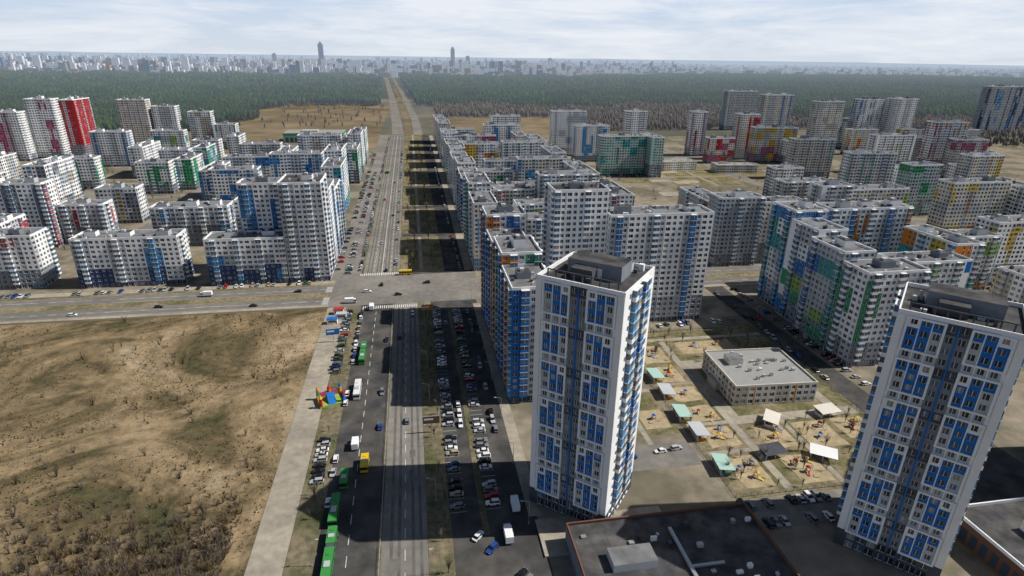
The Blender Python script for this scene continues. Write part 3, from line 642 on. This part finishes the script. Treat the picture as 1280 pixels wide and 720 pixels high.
# ------------------------------------------------------------ vegetation
def bare(b,x,y,z,h,r,n,m='twig',wk=1.0):
    for k in range(n):
        a=r.uniform(0,6.28);t=r.uniform(.1,.6);l=h*r.uniform(.5,1);w=(.035+.02*h/4)*wk
        x1=x+math.cos(a)*l*t;y1=y+math.sin(a)*l*t;z1=z+l
        px,py=-math.sin(a)*w,math.cos(a)*w
        b.poly([(x-px,y-py,z),(x+px,y+py,z),(x1,y1,z1)],m); b.poly([(x-w,y,z+.05),(x+w,y,z+.05),(x1,y1,z1)],m)
        for q in range(3):
            f=r.uniform(.35,.85);bx=x+(x1-x)*f;by=y+(y1-y)*f;bz=z+l*f;a2=r.uniform(0,6.28);l2=l*.3
            b.poly([(bx-w*.6,by,bz),(bx+w*.6,by,bz),(bx+math.cos(a2)*l2*.6,by+math.sin(a2)*l2*.6,bz+l2)],m)
b=MB(); rs=random.Random(3)
for k in range(1500):
    if rs.random()<.8: y=118+abs(rs.gauss(0,18)); x=-56-abs(rs.gauss(0,40))
    else: x=rs.uniform(-300,-54);y=rs.uniform(100,300)
    if x>-53 or y<60 or y>300: continue
    bare(b,x,y,.3,rs.uniform(1.5,5.0),rs,9,rs.choice(['twig','bark','twig','tuft1']),1.7)
b.obj('bare_shrubs')
b=MB()
cl=[(rs.uniform(-300,-52),rs.uniform(105,300),rs.uniform(4,16)) for _ in range(110)]
for k in range(17000):
    if k%3: cx,cy,cs=rs.choice(cl); x=rs.gauss(cx,cs);y=rs.gauss(cy,cs)
    else: y=100+200*rs.random()**1.3; x=-52-rs.random()*(120+y*.9)
    if x<-400 or x>-50.3 or y>302 or y<60: continue
    s=rs.uniform(.2,.7);a=rs.uniform(0,3);m=rs.choice(['tuft1','tuft1','tuft2','tuft3']); zb=.1 if x>-56 else .35
    for q in range(3):
        a+=1.05;c,d_=math.cos(a)*s,math.sin(a)*s
        b.poly([(x-c*.5,y-d_*.5,zb),(x+c*.5,y+d_*.5,zb),(x+rs.uniform(-.2,.2),y+rs.uniform(-.2,.2),zb+.05+s*.9)],m)
b.obj('dry_grass_tufts')
def youngtree(seed):
    r=random.Random(seed);b=MB();b.cyl(0,0,0,3,.1,.05,'bark',6)
    bare(b,0,0,1.6,3.4,r,16,'twig');bare(b,0,0,.9,2.6,r,8,'bark');return b.mesh('young_tree')
YT=[youngtree(i) for i in range(4)]
for y in range(110,296,7):
    if R.random()<.8: inst('bare_tree',R.choice(YT),3.8+R.uniform(-1,1),y+R.uniform(-2,2),R.uniform(0,6),.14,R.uniform(.7,1.3))
    if R.random()<.6: inst('bare_tree',R.choice(YT),-35.5,y+R.uniform(-2,2),R.uniform(0,6),.14,R.uniform(.7,1.3))
for y in range(360,900,13):
    for x in (-6,-1.5,10): 
        if R.random()<.7: inst('bare_tree',R.choice(YT),x+R.uniform(-1.5,1.5),y,R.uniform(0,6),.14,R.uniform(1.0,1.8))
for k in range(70): inst('bare_tree',R.choice(YT),R.uniform(98,170),R.choice([R.uniform(134,175),R.uniform(215,250)]),R.uniform(0,6),.1,R.uniform(.8,1.5))
b=MB()
for k in range(500):
    x=rs.choice([rs.uniform(-450,-60),rs.uniform(55,800)]);y=rs.uniform(365,1000)
    if any(a-2<x<a+c+2 and e-2<y<e+g_+2 for a,e,c,g_ in FOOT): continue
    bare(b,x,y,.1,rs.uniform(4,8),rs,10,'twig',1.6)
b.obj('courtyard_trees')

def forest(name,polys,mats,hr,wr,bot):
    P=np.concatenate(polys); n=len(P); k=6
    h=np.random.uniform(hr[0],hr[1],n)*P[:,3]**.35; w=np.random.uniform(wr[0],wr[1],n)*P[:,3]
    V=np.zeros((n,2*k+2,3)); ang=np.arange(k)*2*np.pi/k
    for ring,(zf,wf) in enumerate(((bot,.75),(bot+.28,1.0))):
        for i in range(k):
            rj=np.random.uniform(.65,1.25,n)*w*wf
            V[:,ring*k+i,0]=P[:,0]+np.cos(ang[i])*rj; V[:,ring*k+i,1]=P[:,1]+np.sin(ang[i])*rj; V[:,ring*k+i,2]=h*(zf+np.random.uniform(-.08,.08,n))
    V[:,2*k]=np.stack([P[:,0]+np.random.uniform(-1,1,n),P[:,1],h],-1); V[:,2*k+1]=np.stack([P[:,0],P[:,1],np.zeros(n)],-1)
    F=[]
    for i in range(k):
        j=(i+1)%k
        F+=[(2*k+1,j,i),(i,j,k+j),(i,k+j,k+i),(k+i,k+j,2*k)]
    F=np.array(F); nf=len(F)
    A=(F[None]+(np.arange(n)*(2*k+2))[:,None,None]).reshape(-1,3)
    me=bpy.data.meshes.new(name); me.vertices.add(n*(2*k+2)); me.vertices.foreach_set('co',V.reshape(-1))
    me.loops.add(len(A)*3); me.loops.foreach_set('vertex_index',A.reshape(-1).astype(np.int32))
    me.polygons.add(len(A)); me.polygons.foreach_set('loop_start',np.arange(0,len(A)*3,3,dtype=np.int32)); me.polygons.foreach_set('loop_total',np.full(len(A),3,dtype=np.int32))
    for m in mats: me.materials.append(MATS[m])
    me.polygons.foreach_set('material_index',np.repeat(np.random.randint(0,len(mats),n),nf).astype(np.int32)); me.update(calc_edges=True)
    o=bpy.data.objects.new(name,me); col.objects.link(o)
def scat(x0,y0,x1,y1,sp,sc,ex=None,keep=1.0):
    n=int((x1-x0)*(y1-y0)/sp**2*keep); x=np.random.uniform(x0,x1,n);y=np.random.uniform(y0,y1,n)
    ok=(x>-.62*y-60)&(x<1.22*y+60)
    if ex is not None: ok&=~ex(x,y)
    x=x[ok];y=y[ok]; return np.stack([x,y,x*0,np.full(len(x),sc)],-1)
rd=lambda x,y:(np.abs(x-(-8-(y-1050)*.036))<48)
wob=lambda x,y:60*np.sin(x*.011)+40*np.sin(x*.031+1)
exL=lambda x,y:rd(x,y)|((x>-345+30*np.sin(y*.02))&(y<1690+.4*wob(x,y)))|(y<1075+.5*wob(x,y)+np.where(x<-480,-90,0))
exR=lambda x,y:rd(x,y)|(y<1600+wob(x,y)+np.where(x>900,-400,0))
gl=lambda x,y:(np.sin(x*.004+2)*np.sin(y*.006)>.80)
far=lambda x,y:rd(x,y)|gl(x,y)|(y>3650+2*wob(x,y)+np.clip((x-900)*.6,0,900))
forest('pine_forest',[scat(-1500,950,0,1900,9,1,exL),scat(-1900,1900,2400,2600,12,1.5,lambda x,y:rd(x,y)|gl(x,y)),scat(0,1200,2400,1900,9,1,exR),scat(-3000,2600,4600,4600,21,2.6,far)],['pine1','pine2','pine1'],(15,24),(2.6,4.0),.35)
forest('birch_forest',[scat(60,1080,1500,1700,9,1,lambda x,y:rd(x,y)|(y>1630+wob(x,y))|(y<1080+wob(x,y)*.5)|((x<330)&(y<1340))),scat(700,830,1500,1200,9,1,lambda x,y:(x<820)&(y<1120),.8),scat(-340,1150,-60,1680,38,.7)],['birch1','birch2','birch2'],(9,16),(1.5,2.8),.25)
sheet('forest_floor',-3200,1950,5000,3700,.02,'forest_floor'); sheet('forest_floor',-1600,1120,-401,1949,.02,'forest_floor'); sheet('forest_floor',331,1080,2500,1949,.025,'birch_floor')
# ------------------------------------------------------------ distant city
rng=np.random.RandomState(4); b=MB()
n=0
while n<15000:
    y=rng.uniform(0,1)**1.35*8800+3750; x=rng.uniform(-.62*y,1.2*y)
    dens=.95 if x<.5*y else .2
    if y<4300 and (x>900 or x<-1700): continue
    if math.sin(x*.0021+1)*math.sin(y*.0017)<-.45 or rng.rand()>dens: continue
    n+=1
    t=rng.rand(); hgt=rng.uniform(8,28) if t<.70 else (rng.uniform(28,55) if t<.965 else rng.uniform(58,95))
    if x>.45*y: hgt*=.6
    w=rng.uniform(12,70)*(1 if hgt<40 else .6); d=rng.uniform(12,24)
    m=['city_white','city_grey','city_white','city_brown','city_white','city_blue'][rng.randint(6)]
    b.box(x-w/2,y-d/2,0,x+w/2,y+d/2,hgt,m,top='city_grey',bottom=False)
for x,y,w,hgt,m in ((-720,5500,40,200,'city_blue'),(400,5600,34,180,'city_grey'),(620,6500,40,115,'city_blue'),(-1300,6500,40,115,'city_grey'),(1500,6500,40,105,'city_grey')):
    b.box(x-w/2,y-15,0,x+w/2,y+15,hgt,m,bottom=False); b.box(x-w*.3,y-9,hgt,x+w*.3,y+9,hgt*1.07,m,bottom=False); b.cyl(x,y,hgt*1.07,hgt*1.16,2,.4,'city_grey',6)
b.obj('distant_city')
b=MB()
for k in range(90):
    hf=lambda q:18+22*math.sin(q*.35)+14*math.sin(q*.9)
    x0=-22000+k*500; h0=max(0,hf(k));h1=max(0,hf(k+1))
    b.poly([(x0,20000,0),(x0+500,20000,0),(x0+500,21500,h1+20),(x0,21500,h0+20)],'forest_floor')
b.obj('hills')
# ------------------------------------------------------------ world, sun, camera
el=math.radians(46.5); sdir=Vector((-1,.10,0)).normalized()
ray=Vector((sdir.x*math.cos(el),sdir.y*math.cos(el),-math.sin(el)))
sl=bpy.data.lights.new('sun','SUN'); sl.energy=5.0; sl.angle=math.radians(.5); sl.color=(1,.95,.87)
so=bpy.data.objects.new('sun',sl); so.rotation_euler=ray.to_track_quat('-Z','Y').to_euler(); so.location=(300,-50,400); col.objects.link(so)
w=bpy.data.worlds.new('World'); scene.world=w; w.use_nodes=True; N=w.node_tree.nodes;L=w.node_tree.links
S=.06
sk=N.new('ShaderNodeTexSky'); sk.sky_type='NISHITA'; sk.sun_disc=False; sk.sun_elevation=el; sk.sun_rotation=math.atan2(-sdir.x,-sdir.y); sk.altitude=300; sk.dust_density=1.5; sk.air_density=1.0
tc=N.new('ShaderNodeTexCoord'); sp=N.new('ShaderNodeSeparateXYZ'); L.new(tc.outputs['Generated'],sp.inputs[0])
hb=N.new('ShaderNodeMapRange'); hb.interpolation_type='SMOOTHSTEP'; hb.inputs['From Min'].default_value=.07; hb.inputs['From Max'].default_value=.22; hb.inputs['To Min'].default_value=.95; hb.inputs['To Max'].default_value=0; L.new(sp.outputs['Z'],hb.inputs['Value'])
g2=N.new('ShaderNodeMapRange'); g2.inputs['From Min'].default_value=0; g2.inputs['From Max'].default_value=.11; L.new(sp.outputs['Z'],g2.inputs['Value'])
hc=N.new('ShaderNodeMix'); hc.data_type='RGBA'; L.new(g2.outputs['Result'],hc.inputs['Factor'])
hc.inputs['A'].default_value=(.68/S,.75/S,.84/S,1); hc.inputs['B'].default_value=(.53/S,.67/S,.88/S,1)
m1=N.new('ShaderNodeMix'); m1.data_type='RGBA'; L.new(hb.outputs['Result'],m1.inputs['Factor']); L.new(sk.outputs['Color'],m1.inputs['A']); L.new(hc.outputs['Result'],m1.inputs['B'])
mp=N.new('ShaderNodeMapping'); mp.inputs['Scale'].default_value=(1.6,1.6,12); L.new(tc.outputs['Generated'],mp.inputs['Vector'])
no=N.new('ShaderNodeTexNoise'); no.inputs['Scale'].default_value=2.8; no.inputs['Detail'].default_value=10; no.inputs['Roughness'].default_value=.62; no.inputs['Distortion'].default_value=.3; L.new(mp.outputs['Vector'],no.inputs['Vector'])
cr=N.new('ShaderNodeMapRange'); cr.inputs['From Min'].default_value=.40; cr.inputs['From Max'].default_value=.63; cr.inputs['To Max'].default_value=.85; L.new(no.outputs['Fac'],cr.inputs['Value'])
cm=N.new('ShaderNodeMath'); cm.operation='MULTIPLY'; L.new(cr.outputs['Result'],cm.inputs[0]); L.new(hb.outputs['Result'],cm.inputs[1])
mx=N.new('ShaderNodeMix'); mx.data_type='RGBA'; L.new(cm.outputs[0],mx.inputs['Factor']); L.new(m1.outputs['Result'],mx.inputs['A']); mx.inputs['B'].default_value=(.88/S,.90/S,.94/S,1)
bg=N['Background']; L.new(mx.outputs['Result'],bg.inputs['Color']); bg.inputs['Strength'].default_value=S
cd=bpy.data.cameras.new('camera'); cd.sensor_width=36; cd.lens=36*726/1280; cd.clip_start=1; cd.clip_end=60000
co=bpy.data.objects.new('camera',cd); col.objects.link(co); scene.camera=co
co.matrix_world=Matrix.Translation((0,0,130))@Matrix.Rotation(math.radians(-9.8),4,'Z')@Matrix.Rotation(math.radians(90-21.8),4,'X')@Matrix.Rotation(math.radians(.8),4,'Z')
